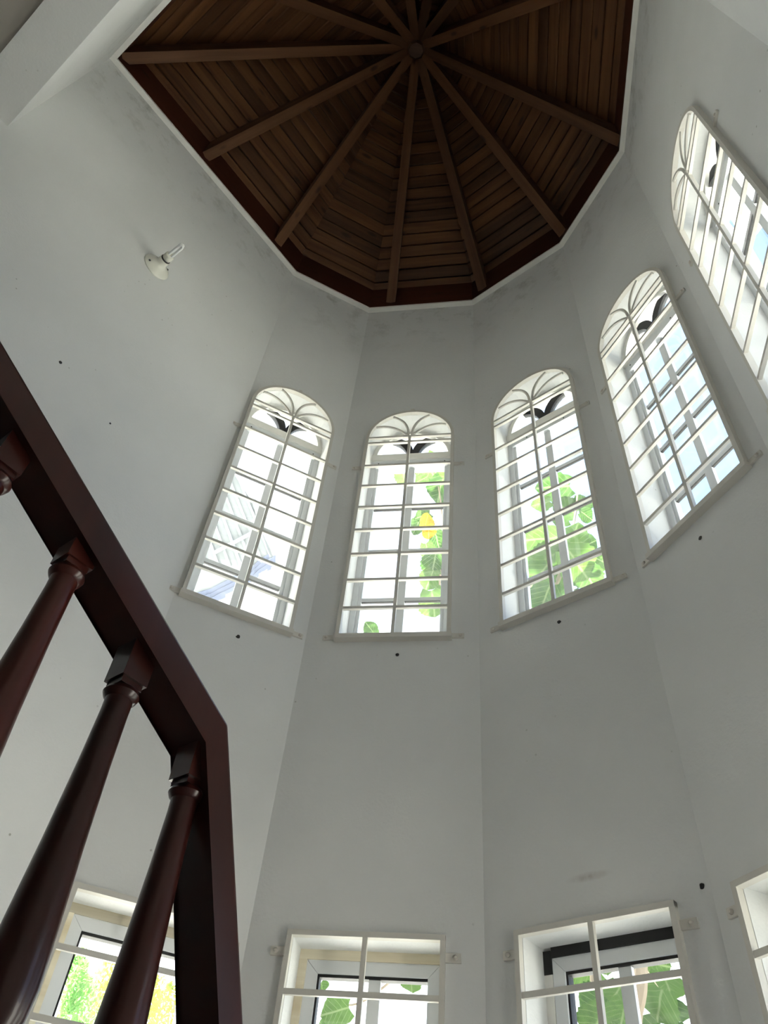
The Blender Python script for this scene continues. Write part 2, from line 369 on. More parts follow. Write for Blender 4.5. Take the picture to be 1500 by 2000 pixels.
ceil = struct(empty('ceiling', (CEN.x*K, CEN.y*K, wz(ZT))), 'dark varnished pointed timber ceiling with rafters meeting at a hub')
ceil_inv = Matrix.Translation((-CEN.x*K, -CEN.y*K, -wz(ZT)))
def local_child(name, m, frame, build, bevel=0):
    """mesh with its own local frame (so grain follows its length), child of the ceiling"""
    bm = bmesh.new(); build(bm, frame.inverted())
    o = finish(bm, name, m, ceil, bevel=bevel)
    o.matrix_local = ceil_inv @ frame
    return o
def frame_of(origin, xdir, zdir):
    x = xdir.normalized(); z = (zdir - x*zdir.dot(x)).normalized(); y = z.cross(x)
    return Matrix(((x.x, y.x, z.x, origin.x), (x.y, y.y, z.y, origin.y), (x.z, y.z, z.z, origin.z), (0, 0, 0, 1)))
IN2 = inset(POLY, .035)
def V3(p, z): return Vector((p.x*K, p.y*K, wz(z)))
for i in range(9):
    a, b = IN2[i], IN2[(i+1) % 9]; ao, bo = inset(POLY, -.01)[i], inset(POLY, -.01)[(i+1) % 9]
    fr = frame_of(V3(a, ZT), V3(b, ZT)-V3(a, ZT), Vector((0, 0, 1)))
    def bld(bm, inv, a=a, b=b, ao=ao, bo=bo):
        lo = [bm.verts.new(inv @ V3(p, ZT-.005)) for p in (a, b, bo, ao)]; hi = [bm.verts.new(inv @ V3(p, ZF+.12)) for p in (a, b, bo, ao)]
        bm.faces.new(lo); bm.faces.new(hi[::-1])
        for k in range(4): bm.faces.new((lo[k], hi[k], hi[(k+1) % 4], lo[(k+1) % 4]))
    local_child('fascia_board', 'fascia', fr, bld)
APEX = V3(CEN, ZAPEX)
ring = [P0, P0 + (P1-P0)*.415, P1, C0, C1, C2, C3, C4, C5, C6]
BW = .0945
nboards = 0
for i in range(len(ring)):
    A = V3(ring[i], ZF); B = V3(ring[(i+1) % len(ring)], ZF)
    e = (B-A).normalized(); foot = A + e*(APEX-A).dot(e); sl = APEX-foot; H = sl.length; sd = sl/H
    nrm = e.cross(sd); 
    if nrm.z < 0: nrm = -nrm
    nb = int(math.ceil(H/BW)); 
    a0, b0 = (A-foot).dot(e), (B-foot).dot(e)
    for k in range(nb):
        s0, s1 = k*BW + .0042, min((k+1)*BW - .0042, H-.01)
        if s1-s0 < .02: continue
        off = random.uniform(-.0015, .0015)
        def xx(s, side): return (a0 if side == 0 else b0)*(1-s/H)
        orig = foot + sd*(s0+s1)/2 + e*(xx((s0+s1)/2, 0)+xx((s0+s1)/2, 1))/2 + nrm*off
        fr = frame_of(orig, e, nrm)
        def bld(bm, inv, s0=s0, s1=s1, foot=foot, e=e, sd=sd, nrm=nrm, off=off, a0=a0, b0=b0, H=H):
            ch = .004; th = .018
            lo, md, hi = [], [], []
            for s, ss, dirn in ((s0, s0+ch, 0), (s1, s1-ch, 1)):
                for sdn in (0, 1):
                    x = (a0 if sdn == 0 else b0)
                    lo.append(inv @ (foot + e*x*(1-ss/H) + sd*ss + nrm*off))
                    md.append(inv @ (foot + e*x*(1-s/H) + sd*s + nrm*(off+ch)))
                    hi.append(inv @ (foot + e*x*(1-s/H) + sd*s + nrm*(off+th)))
            R = [[bm.verts.new(q) for q in (g[0], g[1], g[3], g[2])] for g in (lo, md, hi)]
            bm.faces.new(R[0]); bm.faces.new(R[2][::-1])
            for g, h in zip(R, R[1:]):
                for j in range(4): bm.faces.new((g[j], g[(j+1) % 4], h[(j+1) % 4], h[j]))
        local_child('board', 'board', fr, bld); nboards += 1
def ring_hit(phi, poly):
    d = Vector((math.cos(phi), math.sin(phi))); best = None
    for i in range(len(poly)):
        a, b = poly[i], poly[(i+1) % len(poly)]; e = b-a
        den = d.x*e.y - d.y*e.x
        if abs(den) < 1e-9: continue
        w = a-CEN; t = (w.x*e.y - w.y*e.x)/den; s = (w.x*d.y - w.y*d.x)/den
        if t > 0 and -1e-6 <= s <= 1+1e-6 and (best is None or t < best): best = t
    return CEN + d*best
for deg in (-178, 160.1, 128.9, 88.6, 59.5, 31, 3.2, -34, -59.5, -82, -101, -127.5, -155):
    e = ring_hit(math.radians(deg), IN2)
    a = V3(e, ZT+.10); b = V3(CEN + (e-CEN).normalized()*.05, 10.60); d = (b-a)
    fr = frame_of(a, d, Vector((0, 0, 1)))
    ln = d.length
    def bld(bm, inv, ln=ln):
        w = .034; h = .15
        v = bx(bm, 0, ln, -w, w, 0, h)
        # plumb cut where the rafter meets the fascia
        for q in v:
            if q.co.x < .001: q.co.x += 0 if q.co.z < .01 else h*abs(d.z)/math.hypot(d.x, d.y)
    local_child('rafter', 'rafter', fr, bld)
fr = Matrix.Translation(V3(CEN, 10.5))
local_child('hub_block', 'rafter', fr, lambda bm, inv: lathe(bm, [(.055, 0), (.068, .012), (.068, .32)], 8))
# roof cover and white eaves outside
bm = bmesh.new(); OUT = inset(POLY, -.55); apx = bm.verts.new((CEN.x*K, CEN.y*K, wz(ZAPEX+.25)))
apl = bm.verts.new((CEN.x*K, CEN.y*K, wz(ZAPEX+.1)))
hi = [bm.verts.new((p.x*K, p.y*K, wz(8.22))) for p in OUT]; lo = [bm.verts.new((p.x*K, p.y*K, wz(8.1))) for p in OUT]
wl = [bm.verts.new((p.x*K, p.y*K, wz(ZF+.12))) for p in inset(POLY, -.2)]
for i in range(9):
    j = (i+1) % 9
    bm.faces.new((hi[i], hi[j], apx)); bm.faces.new((lo[i], lo[j], hi[j], hi[i])); bm.faces.new((wl[i], wl[j], lo[j], lo[i]))
bmesh.ops.delete(bm, geom=[apl], context='VERTS')
bl = bmesh.new(); la = bl.verts.new((CEN.x*K, CEN.y*K, wz(ZAPEX+.12))); lw_ = [bl.verts.new((p.x*K, p.y*K, wz(ZF+.16))) for p in inset(POLY, -.12)]  # dark sheet added so gaps at the board ends do not show bright
for i in range(9): bl.faces.new((lw_[i], lw_[(i+1) % 9], la))
struct(finish(bl, 'roof_dark_sheet', 'fascia'), 'added dark sheet above the ceiling boards, hiding bright gaps')
struct(finish(bm, 'roof', 'eave'), 'white eaves of the tower roof outside the high windows')

# ------------------------------------------------------------------ window grilles
GB = .0125   # bar half thickness (m)
def u(x): return x*K
def make_upper_grille():
    g = empty('window_grille')
    hw = .40*K; zh = (ZH-ZB)*K; bm = bmesh.new(); fw = .018
    n = 24
    outer = [(-hw, 0), (-hw, zh)] + [(-hw*math.cos(PI*k/n), zh + hw*math.sin(PI*k/n)) for k in range(1, n)] + [(hw, zh), (hw, 0)]
    hi_ = hw-fw
    inner = [(-hi_, 0), (-hi_, zh)] + [(-hi_*math.cos(PI*k/n), zh + hi_*math.sin(PI*k/n)) for k in range(1, n)] + [(hi_, zh), (hi_, 0)]
    strip(bm, inner, outer, -.024, .002)
    finish(bm, 'frame', 'iron', g)
    bm = bmesh.new(); bx(bm, -hw-.004, hw+.004, -.034, .002, -.010, .014); finish(bm, 'bottom_bar', 'iron', g)
    zs = [(Z7-ZB)*K*k/7 for k in range(1, 8)] + [zh, zh-.052]
    for z in zs:
        bm = bmesh.new(); bx(bm, -hw+.004, hw-.004, -.022, -.008, z-.0075, z+.0075); finish(bm, 'crossbar', 'iron', g)
    bm = bmesh.new(); bx(bm, -.0075, .0075, -.0235, -.0065, 0, zh+.004); finish(bm, 'centre_bar', 'iron', g)
    for sg in (-1, 1):
        for (ex, ez) in ((.86, .44), (.45, .85)):
            bm = bmesh.new()
            x1, z1 = sg*ex*hi_, zh + ez*hi_
            p0 = Vector((sg*.010, 0, zh)); p3 = Vector((x1, 0, z1))
            if ez < .6: p1 = Vector((sg*.16*hw, 0, zh+.22*hw)); p2 = Vector((sg*.45*hw, 0, zh+.52*hw))
            else: p1 = Vector((sg*.03*hw, 0, zh+.36*hw)); p2 = Vector((sg*.14*hw, 0, zh+.66*hw))
            pts = []
            for k in range(13):
                t = k/12; q = p0*(1-t)**3 + p1*3*t*(1-t)**2 + p2*3*t*t*(1-t) + p3*t**3
                pts.append((q.x, -.015, q.z))
            tube(bm, pts, .008, 6); finish(bm, 'scroll_bar', 'iron', g, smooth=True)
    lugs = [(-1, .012, 0), (1, .012, 0), (-1, (Z7-ZB)*K, 0), (1, (Z7-ZB)*K, 0)]
    for sg, z, _ in lugs:
        bm = bmesh.new(); x0, x1 = sg*(hw-.004), sg*(hw+.058)
        bx(bm, min(x0, x1), max(x0, x1), -.010, .001, z-.012, z+.012); l = finish(bm, 'lug', 'iron', g, bevel=.002)
        bm = bmesh.new(); lathe(bm, [(.0075, 0), (.0075, .004), (.004, .007)], 10, Matrix.Translation((sg*(hw+.042), -.009, z)) @ Matrix.Rotation(PI/2, 4, 'X'))
        finish(bm, 'bolt', 'bolt', l)
    bm = bmesh.new(); bx(bm, -.012, .012, -.010, .001, zh+hw-.004, zh+hw+.034); l = finish(bm, 'lug', 'iron', g, bevel=.002)
    bm = bmesh.new(); lathe(bm, [(.0065, 0), (.0065, .004), (.004, .007)], 10, Matrix.Translation((0, -.009, zh+hw+.02)) @ Matrix.Rotation(PI/2, 4, 'X'))
    finish(bm, 'bolt', 'bolt', l)
    return g
def make_lower_grille():
    g = empty('window_grille')
    hw = .40*K; H = (ZLT-ZLB)*K; fw = .017
    for sg in (-1, 1):
        bm = bmesh.new(); bx(bm, min(sg*hw, sg*(hw-fw)), max(sg*hw, sg*(hw-fw)), -.024, .002, 0, H); finish(bm, 'side_bar', 'iron', g)
        for z in (H-.062, .2):
            bm = bmesh.new(); x0, x1 = sg*(hw-.004), sg*(hw+.05); bx(bm, min(x0, x1), max(x0, x1), -.010, .001, z-.014, z+.014); l = finish(bm, 'lug', 'iron', g, bevel=.002)
            bm = bmesh.new(); lathe(bm, [(.008, 0), (.008, .004), (.004, .008)], 10, Matrix.Translation((sg*(hw+.032), -.009, z)) @ Matrix.Rotation(PI/2, 4, 'X')); finish(bm, 'bolt', 'bolt', l)
    for z in (0, H-fw):
        bm = bmesh.new(); bx(bm, -hw, hw, -.0245, .002, z, z+fw); finish(bm, 'end_bar', 'iron', g)
    for k in range(1, 13):
        z = H - .277*K*k
        bm = bmesh.new(); bx(bm, -hw+.004, hw-.004, -.022, -.008, z-.0085, z+.0085); finish(bm, 'crossbar', 'iron', g)
    bm = bmesh.new(); bx(bm, -.008, .008, -.0235, -.0065, .002, H-.004); finish(bm, 'centre_bar', 'iron', g)
    return g
def make_upper_window():
    w = empty('window_1'); ro = RO*K; y = .19*K; zh = (ZH-ZB)*K
    zhead = (5.41-ZB)*K; ztr = (5.50-ZB)*K
    def box(name, m, x0, x1, y0, y1, z0, z1, par=w):
        bm = bmesh.new(); bx(bm, x0, x1, y0, y1, z0, z1); return finish(bm, name, m, par)
    for sg in (-1, 1):
        a, b = sg*ro, sg*(ro-.028); box('jamb', 'alu', min(a, b), max(a, b), y, y+.06, 0, ztr)
        a, b = sg*(ro-.028), sg*(ro-.046); box('sash_stile', 'alu', min(a, b), max(a, b), y+.010, y+.032, .002, zhead)
    box('head_box', 'alu', -ro+.028, ro-.028, y-.004, y+.05, zhead, ztr)
    box('transom', 'trim', -ro, ro, y-.012, y+.06, ztr, zh+.004)
    box('sill', 'alu', -ro, ro, y, y+.06, -.002, .022)
    box('mullion', 'alu', -.019, .019, y+.016, y+.033, .02, zhead)
    for sx, zz in ((-1, 0), (1, 0)):
        for q in (.55, .93):
            bm = bmesh.new(); lathe(bm, [(.004, 0), (.004, .003)], 8, Matrix.Translation((sx*q*(ro-.03), y-.003, zhead+(.016 if q < .6 else .034))) @ Matrix.Rotation(PI/2, 4, 'X')); finish(bm, 'screw', 'gasket', w)
    rows = 4; z0 = .022; hh = (zhead-z0)/rows
    for k in range(1, rows):
        z = z0 + hh*k
        for sg in (-1, 1):
            a, b = sg*.018, sg*(ro-.045); box('glazing_bar', 'alu', min(a, b), max(a, b), y+.020, y+.031, z-.012, z+.013)
            box('gasket', 'gasket', min(a, b), max(a, b), y+.0195, y+.0315, z-.0145, z-.0118)
    for k in range(rows):
        for sg in (-1, 1):
            a, b = sg*.015, sg*(ro-.04); box('pane', 'glass', min(a, b), max(a, b), y+.026, y+.030, z0+hh*k-.004, z0+hh*(k+1)+.004)
    # fanlight
    n = 20; bm = bmesh.new(); r1, r2 = ro, ro-.026
    arc = lambda r: [(-r*math.cos(PI*k/n), zh + r*math.sin(PI*k/n)) for k in range(n+1)]
    strip(bm, arc(r2), arc(r1), y, y+.05); fan = finish(bm, 'fanlight_frame', 'trim', w)
    bm = bmesh.new(); prism(bm, arc(r2+.004), y+.024, y+.027); finish(bm, 'pane', 'glass', fan)
    for sg in (-1, 1):
        bm = bmesh.new(); inn, out = [], []
        for k in range(9):
            t = k/8; ang = t*1.0
            cx = sg*(.012 + .105*(1-math.cos(ang*1.45))); cz = zh + .004 + .175*math.sin(ang*1.28)
            wd = .017 + .012*t
            out.append((cx + sg*wd, cz - wd*.4)); inn.append((cx - sg*wd, cz + wd*.4))
        strip(bm, inn, out, y+.012, y+.04); finish(bm, 'fanlight_spoke', 'gasket', fan)
    box('fanlight_base', 'gasket', -.045, ro-.03, y+.014, y+.04, zh+.003, zh+.016, fan)
    return w
def make_lower_window(style):
    w = empty('window_1'); ro = RO*K; y = .19*K; H = (ZLT-.02-ZLB)*K
    def box(name, m, x0, x1, y0, y1, z0, z1, par=w):
        bm = bmesh.new(); bx(bm, x0, x1, y0, y1, z0, z1); return finish(bm, name, m, par)
    sb = .030
    if style == 'black':
        box('head_gap', 'gasket', -ro+.03, ro, y-.006, y+.05, H-sb, H); box('side_gap', 'gasket', -ro, -ro+.026, y-.004, y+.05, H-.075, H-.008)
        box('side_strip', 'trim', -ro, -ro+.028, y-.002, y+.05, 0, H-.075); box('side_strip', 'trim', ro-.010, ro, y-.002, y+.05, 0, H-sb)
        sl, sr = .029, .010
    else:
        box('head_strip', 'subframe', -ro, ro, y-.006, y+.05, H-sb, H); box('side_strip', 'subframe', -ro, -ro+.027, y-.006, y+.05, 0, H-sb)
        box('side_strip', 'subframe', ro-.008, ro, y-.006, y+.05, 0, H-sb); sl, sr = .027, .008
    x0, x1, zt = -ro+sl, ro-sr, H-sb; fw = .040
    for nm, pl in (('frame_head', [(x0, zt), (x1, zt), (x1-fw, zt-fw), (x0+fw, zt-fw)]), ('frame_jamb', [(x0, 0), (x0, zt-.0012), (x0+fw, zt-fw-.0012), (x0+fw, 0)]), ('frame_jamb', [(x1, 0), (x1-fw, 0), (x1-fw, zt-fw-.0012), (x1, zt-.0012)])):
        bm = bmesh.new(); prism(bm, pl, y, y+.05); finish(bm, nm, 'alu', w)
    a, b, c = x0+fw, x1-fw, zt-fw
    box('gasket', 'gasket', a, b, y+.008, y+.04, c-.009, c); box('gasket', 'gasket', a, a+.007, y+.008, y+.04, 0, c-.009)
    mc = (a+b)/2 + .008
    box('mullion', 'alu', mc-.020, mc+.020, y+.014, y+.032, 0, c-.009)
    box('pane', 'glass_clear', a+.005, mc-.001, y+.024, y+.028, 0, c-.007); box('pane', 'glass_clear', mc+.001, b, y+.024, y+.028, 0, c-.007)
    box('frame_sill', 'alu', x0, x1, y-.001, y+.051, 0, .04)
    return w
up_g = make_upper_grille(); up_w = make_upper_window(); lo_g = make_lower_grille()
lw_wood = make_lower_window('wood'); lw_black = make_lower_window('black')
ug_lab = ['arched cream iron grille over the window that shows a neighbouring roof',
          'arched cream iron grille over the window with a yellow leaf outside',
          'arched cream iron grille over the window filled with large green leaves',
          'arched cream iron grille over the high window showing only blue sky',
          'arched cream iron grille over the high window next to the white eaves']
lg_lab = ['square-topped cream iron grille behind the dark wooden balusters',
          'square-topped cream iron grille with wood-lined window showing one green leaf',
          'square-topped cream iron grille over the low window with a black gap',
          'square-topped cream iron grille on the wall below the sky-filled arched window']
wn = 0
for i in range(5):
    loc, az = face_loc(i); L3 = (loc.x*K, loc.y*K, wz(ZB))
    g = up_g if i == 0 else copy_tree(up_g); g.location = L3; g.rotation_euler = (0, 0, -az)
    tag(g, ug_lab[i], 'grille', 'arched window grilles')
    wn += 1
    w = up_w if i == 0 else copy_tree(up_w); w.name = 'window_%d' % wn; w.location = L3; w.rotation_euler = (0, 0, -az); struct(w, 'arched window of two paned columns under a fanlight')
for i in range(4):
    loc, az = face_loc(i); L3 = (loc.x*K, loc.y*K, wz(ZLB))
    g = lo_g if i == 0 else copy_tree(lo_g); g.location = L3; g.rotation_euler = (0, 0, -az)
    tag(g, lg_lab[i], 'grille', 'square-topped window grilles')
    wn += 1
    src = lw_black if i == 2 else lw_wood
    w = src if i in (0, 2) else copy_tree(src); w.name = 'window_%d' % wn; w.location = L3; w.rotation_euler = (0, 0, -az); struct(w)

# ------------------------------------------------------------------ bulb holder on the left wall
nL = Vector((-.7437, .6685, 0)); hL = Vector((.6685, .7437, 0))
lp = CAMP + Vector((-2.158, 2.999, 6.014))*K
lamp = empty('bulb_holder'); 
xa = hL; ya = Vector((0, 0, 1)); za = -nL
lamp.matrix_world = Matrix(((xa.x, ya.x, za.x, lp.x), (xa.y, ya.y, za.y, lp.y), (xa.z, ya.z, za.z, lp.z), (0, 0, 0, 1)))
tag(lamp, 'white round bulb holder with a bare folded-tube bulb on the left wall', 'lamp')
bm = bmesh.new(); lathe(bm, [(.078, 0), (.080, .006), (.076, .012), (.060, .022), (.044, .032), (.034, .042), (.030, .050), (.030, .075), (.027, .078)], 32); finish(bm, 'base', 'porcelain', lamp, smooth=True)
for a in (.6, 3.7):
    bm = bmesh.new(); lathe(bm, [(.006, 0), (.006, .004), (.003, .006)], 10, Matrix.Translation((.062*math.cos(a), .062*math.sin(a), .020))); finish(bm, 'screw', 'dark', lamp)
bm = bmesh.new(); lathe(bm, [(.028, .077), (.0285, .082), (.026, .085)], 24); finish(bm, 'socket_ring', 'dark', lamp, smooth=True)
bm = bmesh.new(); lathe(bm, [(.024, .084), (.026, .09), (.026, .115), (.020, .122)], 24); bulb = finish(bm, 'bulb_body', 'porcelain', lamp, smooth=True)
for sy in (-1, 1):
    bm = bmesh.new(); pts = [(.0095, sy*.0095, .12), (.0095, sy*.0095, .205)] + [(.0095*math.cos(q), sy*.0095, .205+.0095*math.sin(q)) for q in (PI/4, PI/2, 3*PI/4)] + [(-.0095, sy*.0095, .205), (-.0095, sy*.0095, .12)]
    tube(bm, pts, .0062, 10); finish(bm, 'bulb_tube', 'tube', bulb, smooth=True)

# ------------------------------------------------------------------ stair railing
rail_pt = Vector((-.2563, 1.3490, .8075)) + CAMP        # top edge of the rail at the bend, camera side
hr = hL.copy(); NR = nL.dot(rail_pt - CAMP); H1 = hL.dot(rail_pt - CAMP)
def RP(h, n, z): return hL*h + nL*n + Vector((0, 0, CZ+z))
railing = empty('stair_railing', RP(H1, NR+.033, -1.5+.0)); inv = Matrix.Translation(-railing.location)
tag(railing, 'dark glossy mahogany stair railing with turned balusters', 'railing')
ZR = .8075
_e = at_plane(0, 661, nL, NR) - CAMP; AA = math.atan2(_e.z-ZR, H1-hL.dot(_e)); SA = math.tan(AA); TB = math.tan(math.radians(68))
RW = .100
def rail_mesh(name, pts_top, pts_bot):
    bm = bmesh.new(); a, b = [], []
    poly = pts_top + pts_bot[::-1]
    va = [bm.verts.new(inv @ RP(h, NR, z)) for h, z in poly]; vb = [bm.verts.new(inv @ RP(h, NR+RW, z)) for h, z in poly]
    n = len(poly); bm.faces.new(va); bm.faces.new(vb[::-1])
    for k in range(n): bm.faces.new((va[k], vb[k], vb[(k+1) % n], va[(k+1) % n]))
    return finish(bm, name, 'rail', railing, bevel=.007, smooth=True)
RH = .066   # rail depth, perpendicular
cA, sA = math.cos(AA), math.sin(AA); cB, sB = math.cos(math.radians(68)), math.sin(math.radians(68))
RHB = .054
# underside lines: A offset by RH, B offset by RHB ; bend of the inside
pA = (H1 - RH*sA, ZR - RH*cA); pB = (H1 - RHB*sB, ZR - RHB*cB)
# intersection of inside lines
def isect(p, d, q, e):
    den = d[0]*e[1]-d[1]*e[0]; t = ((q[0]-p[0])*e[1]-(q[1]-p[1])*e[0])/den; return (p[0]+d[0]*t, p[1]+d[1]*t)
bend = isect(pA, (cA, -sA), pB, (cB, -sB))
LA = 2.0; LB = 1.05
rail_mesh('handrail', [(H1-LA*cA, ZR+LA*sA), (H1, ZR), (H1+LB*cB, ZR-LB*sB)], [(pA[0]-LA*cA, pA[1]+LA*sA), bend, (pB[0]+LB*cB, pB[1]-LB*sB)])
BWd = .056
def under(h): return pA[1] - (h-pA[0])*SA
HB = .86
def baluster_mesh(zb):
    # local origin at the rail underside on the axis, hanging down
    bm = bmesh.new(); w = BWd/2
    v = bx(bm, -w, w, -w, w, zb, .06)
    for q in v:
        if q.co.z > 0: q.co.z = .02 - q.co.x*SA
    # chamfered foot of the block
    bx(bm, -w*.82, w*.82, -w*.82, w*.82, zb-.012, zb+.004)
    prof = [(.020, zb-.008), (.030, zb-.016), (.0335, zb-.024), (.030, zb-.032), (.025, zb-.036), (.0245, zb-.06), (.027, zb-.16), (.033, zb-.30), (.040, zb-.42), (.0435, zb-.49), (.040, zb-.53), (.030, zb-.555), (.033, zb-.565), (.030, zb-.575), (.024, zb-.58)]
    lathe(bm, prof, 28)
    bx(bm, -w, w, -w, w, -.92, zb-.578)
    return bm
for k in range(-4, 4):
    dh, zb = {0: (.02, -.06), 1: (.025, -.025), 2: (.024, -.063), 3: (.03, -.052)}.get(k, (.02, -.06))
    h = .207 + .193*k + dh
    o = finish(baluster_mesh(zb), 'baluster', 'rail', railing, smooth=True)
    ax = RP(h, NR+RW/2, under(h)); ang = math.atan2(hL.y, hL.x)
    o.matrix_local = inv @ Matrix.Translation(ax) @ Matrix.Rotation(ang, 4, 'Z')
# newel under the foot of the drop
fh = H1+LB*cB-.04; fz = ZR-LB*sB
bm = bmesh.new(); bx(bm, -.05, .05, -.05, .05, 0, CZ+fz+.05); nw = finish(bm, 'newel_post', 'rail', railing, bevel=.004)
nw.matrix_local = inv @ Matrix.Translation(RP(fh, NR+RW/2, -CZ)) @ Matrix.Rotation(math.atan2(hL.y, hL.x), 4, 'Z')
# flight of stairs carrying the balusters (below and beside the picture)
stair = railing; sinv = inv
bm = bmesh.new(); hs = [-.75, 1.0]
poly = [(hs[0], under(hs[0])-.90), (hs[1], under(hs[1])-.90), (hs[1], -CZ), (hs[1]-.2, -CZ), (hs[0], under(hs[0])-1.2)]
va = [bm.verts.new(sinv @ RP(h, NR+.005, z)) for h, z in poly]; vb = [bm.verts.new(sinv @ RP(h, NR+RW-.005, z)) for h, z in poly]
bm.faces.new(va); bm.faces.new(vb[::-1])
for k in range(len(poly)): bm.faces.new((va[k], vb[k], vb[(k+1) % len(poly)], va[(k+1) % len(poly)]))
finish(bm, 'stringer', 'tread', stair)
for k in range(7):
    h = -.72 + .25*k; zt = under(h)-1.0
    bm = bmesh.new(); vs = [sinv @ RP(a, b, c) for c in (zt-.04, zt) for (a, b) in ((h, NR+.06), (h+.28, NR+.06), (h+.28, 2.34), (h, 2.34))]
    vs = [bm.verts.new(q) for q in vs]
    for q in ((0, 1, 2, 3), (4, 5, 6, 7), (0, 1, 5, 4), (1, 2, 6, 5), (2, 3, 7, 6), (3, 0, 4, 7)): bm.faces.new([vs[t] for t in q])
    finish(bm, 'tread', 'tread', stair)

# ------------------------------------------------------------------ wall plugs (old fixing holes below the windows)
plug_px = [(465, 1243, 0), (776, 1279, 1), (1092, 1215, 2), (1368, 1051, 3), (1371, 1731, 2), (118, 708, 'L'), (215, 827, 'L')]
plug_lab = ['small dark fixing hole below the window that shows a roof', 'small dark fixing hole below the window with a yellow leaf',
            'small dark fixing hole below the leaf-filled window', 'small dark fixing hole below the window showing only sky',
            'narrow black fixing hole above the bolt beside the black-gap window',
            'larger dark fixing hole alone on the left wall', 'tiny dark fixing hole on the left wall towards the arched windows']
for (x, y, f), lb in zip(plug_px, plug_lab):
    if f == 'L': n = nL; d0 = 3.6095*K
    else: az, d, _ = faces[f]; n = Vector((math.sin(az), math.cos(az), 0)); d0 = d*K
    p = at_plane(x, y, n, d0)
    bm = bmesh.new(); r = .009 if (f != 'L' or x < 200) else .005
    lathe(bm, [(r, -.002), (r*.9, .002), (r*.5, .003)], 9, Matrix.Rotation(PI/2, 4, 'X'))
    for v in bm.verts: v.co.x *= random.uniform(.7, 1.25)
    o = finish(bm, 'wall_plug', 'dark'); o.location = p; o.rotation_euler = (0, 0, -math.atan2(n.x, n.y))
    tag(o, lb, 'wall plug', 'old fixing holes in the plaster')

# ------------------------------------------------------------------ broad-leaved tree outside the windows
tree = empty('broadleaf_tree', (1.6, 4.2, -.14)); tag(tree, 'broad-leaved tree with big heart-shaped leaves outside the windows', 'tree')
tinv = Matrix.Translation(-tree.location)
def leaf_mesh(name, m, serr=26, fold=.22, droop=.25):
    bm = bmesh.new(); uvl = bm.loops.layers.uv.new('UVMap'); n = 14; rows = []
    def halfw(t):    # heart outline, t 0 at stalk, 1 at tip
        return .52*math.sin(PI*min(1, (t*.92+.10)))**.62*(1-.25*t) * (1 if t < .97 else .5)
    cols = [-1, -.66, -.33, 0, .33, .66, 1]
    for i in range(n+1):
        t = i/n; wv = halfw(t) if i < n else .01
        wv *= 1 + (.06 if i % 2 else -.035)
        row = []
        for c in cols:
            x = c*wv; y = t - (.16*abs(c)**1.5 if t < .12 else 0)*(1-t/.12 if t < .12 else 0)
            z = fold*abs(x) - droop*t*t + .03*math.sin(9*t+3*c)
            v = bm.verts.new((x, y, z)); row.append((v, (x, y)))
        rows.append(row)
    for a, b in zip(rows, rows[1:]):
        for j in range(len(cols)-1):
            q = (a[j], a[j+1], b[j+1], b[j]); fc = bm.faces.new([w_[0] for w_ in q])
            for lp_, w_ in zip(fc.loops, q): lp_[uvl].uv = w_[1]
            fc.smooth = True
    me = bpy.data.meshes.new(name); bm.to_mesh(me); bm.free(); me.materials.append(M[m]); return me
LM = {k: [leaf_mesh('leaf', k, fold=f, droop=d) for f, d in ((.18, .2), (.35, .4), (.1, .08))] for k in ('leaf', 'leaf_yellow')}
def put_leaf(x, y, hd, px, ang, kind='leaf', var=0, tilt=.35, squash=1):
    """leaf whose blade centre is near pixel (x,y) at horizontal distance hd, px long, tip pointing at `ang` degrees (0 right, 90 up) """
    p = at_hdist(x, y, hd); D = (p-CAMP).dot(f_); size = .72*px*D/FPX
    a = math.radians(ang); yd = (r_*math.cos(a) + u_*math.sin(a))
    back = (CAMP-p).normalized(); yd = (yd + f_*math.sin(tilt)*.8).normalized()
    zd = (back - yd*back.dot(yd)).normalized(); zd = (zd + yd.cross(zd)*random.uniform(-.45, .45)).normalized(); xd = yd.cross(zd)
    o = bpy.data.objects.new('leaf', LM[kind][var]); C.objects.link(o); o.parent = tree
    org = p - yd*size*.5
    mt = Matrix(((xd.x, yd.x, zd.x, org.x), (xd.y, yd.y, zd.y, org.y), (xd.z, yd.z, zd.z, org.z), (0, 0, 0, 1))) @ Matrix.Diagonal((size*squash, size, size, 1))
    o.matrix_local = tinv @ mt
    return org
D3 = 3.6
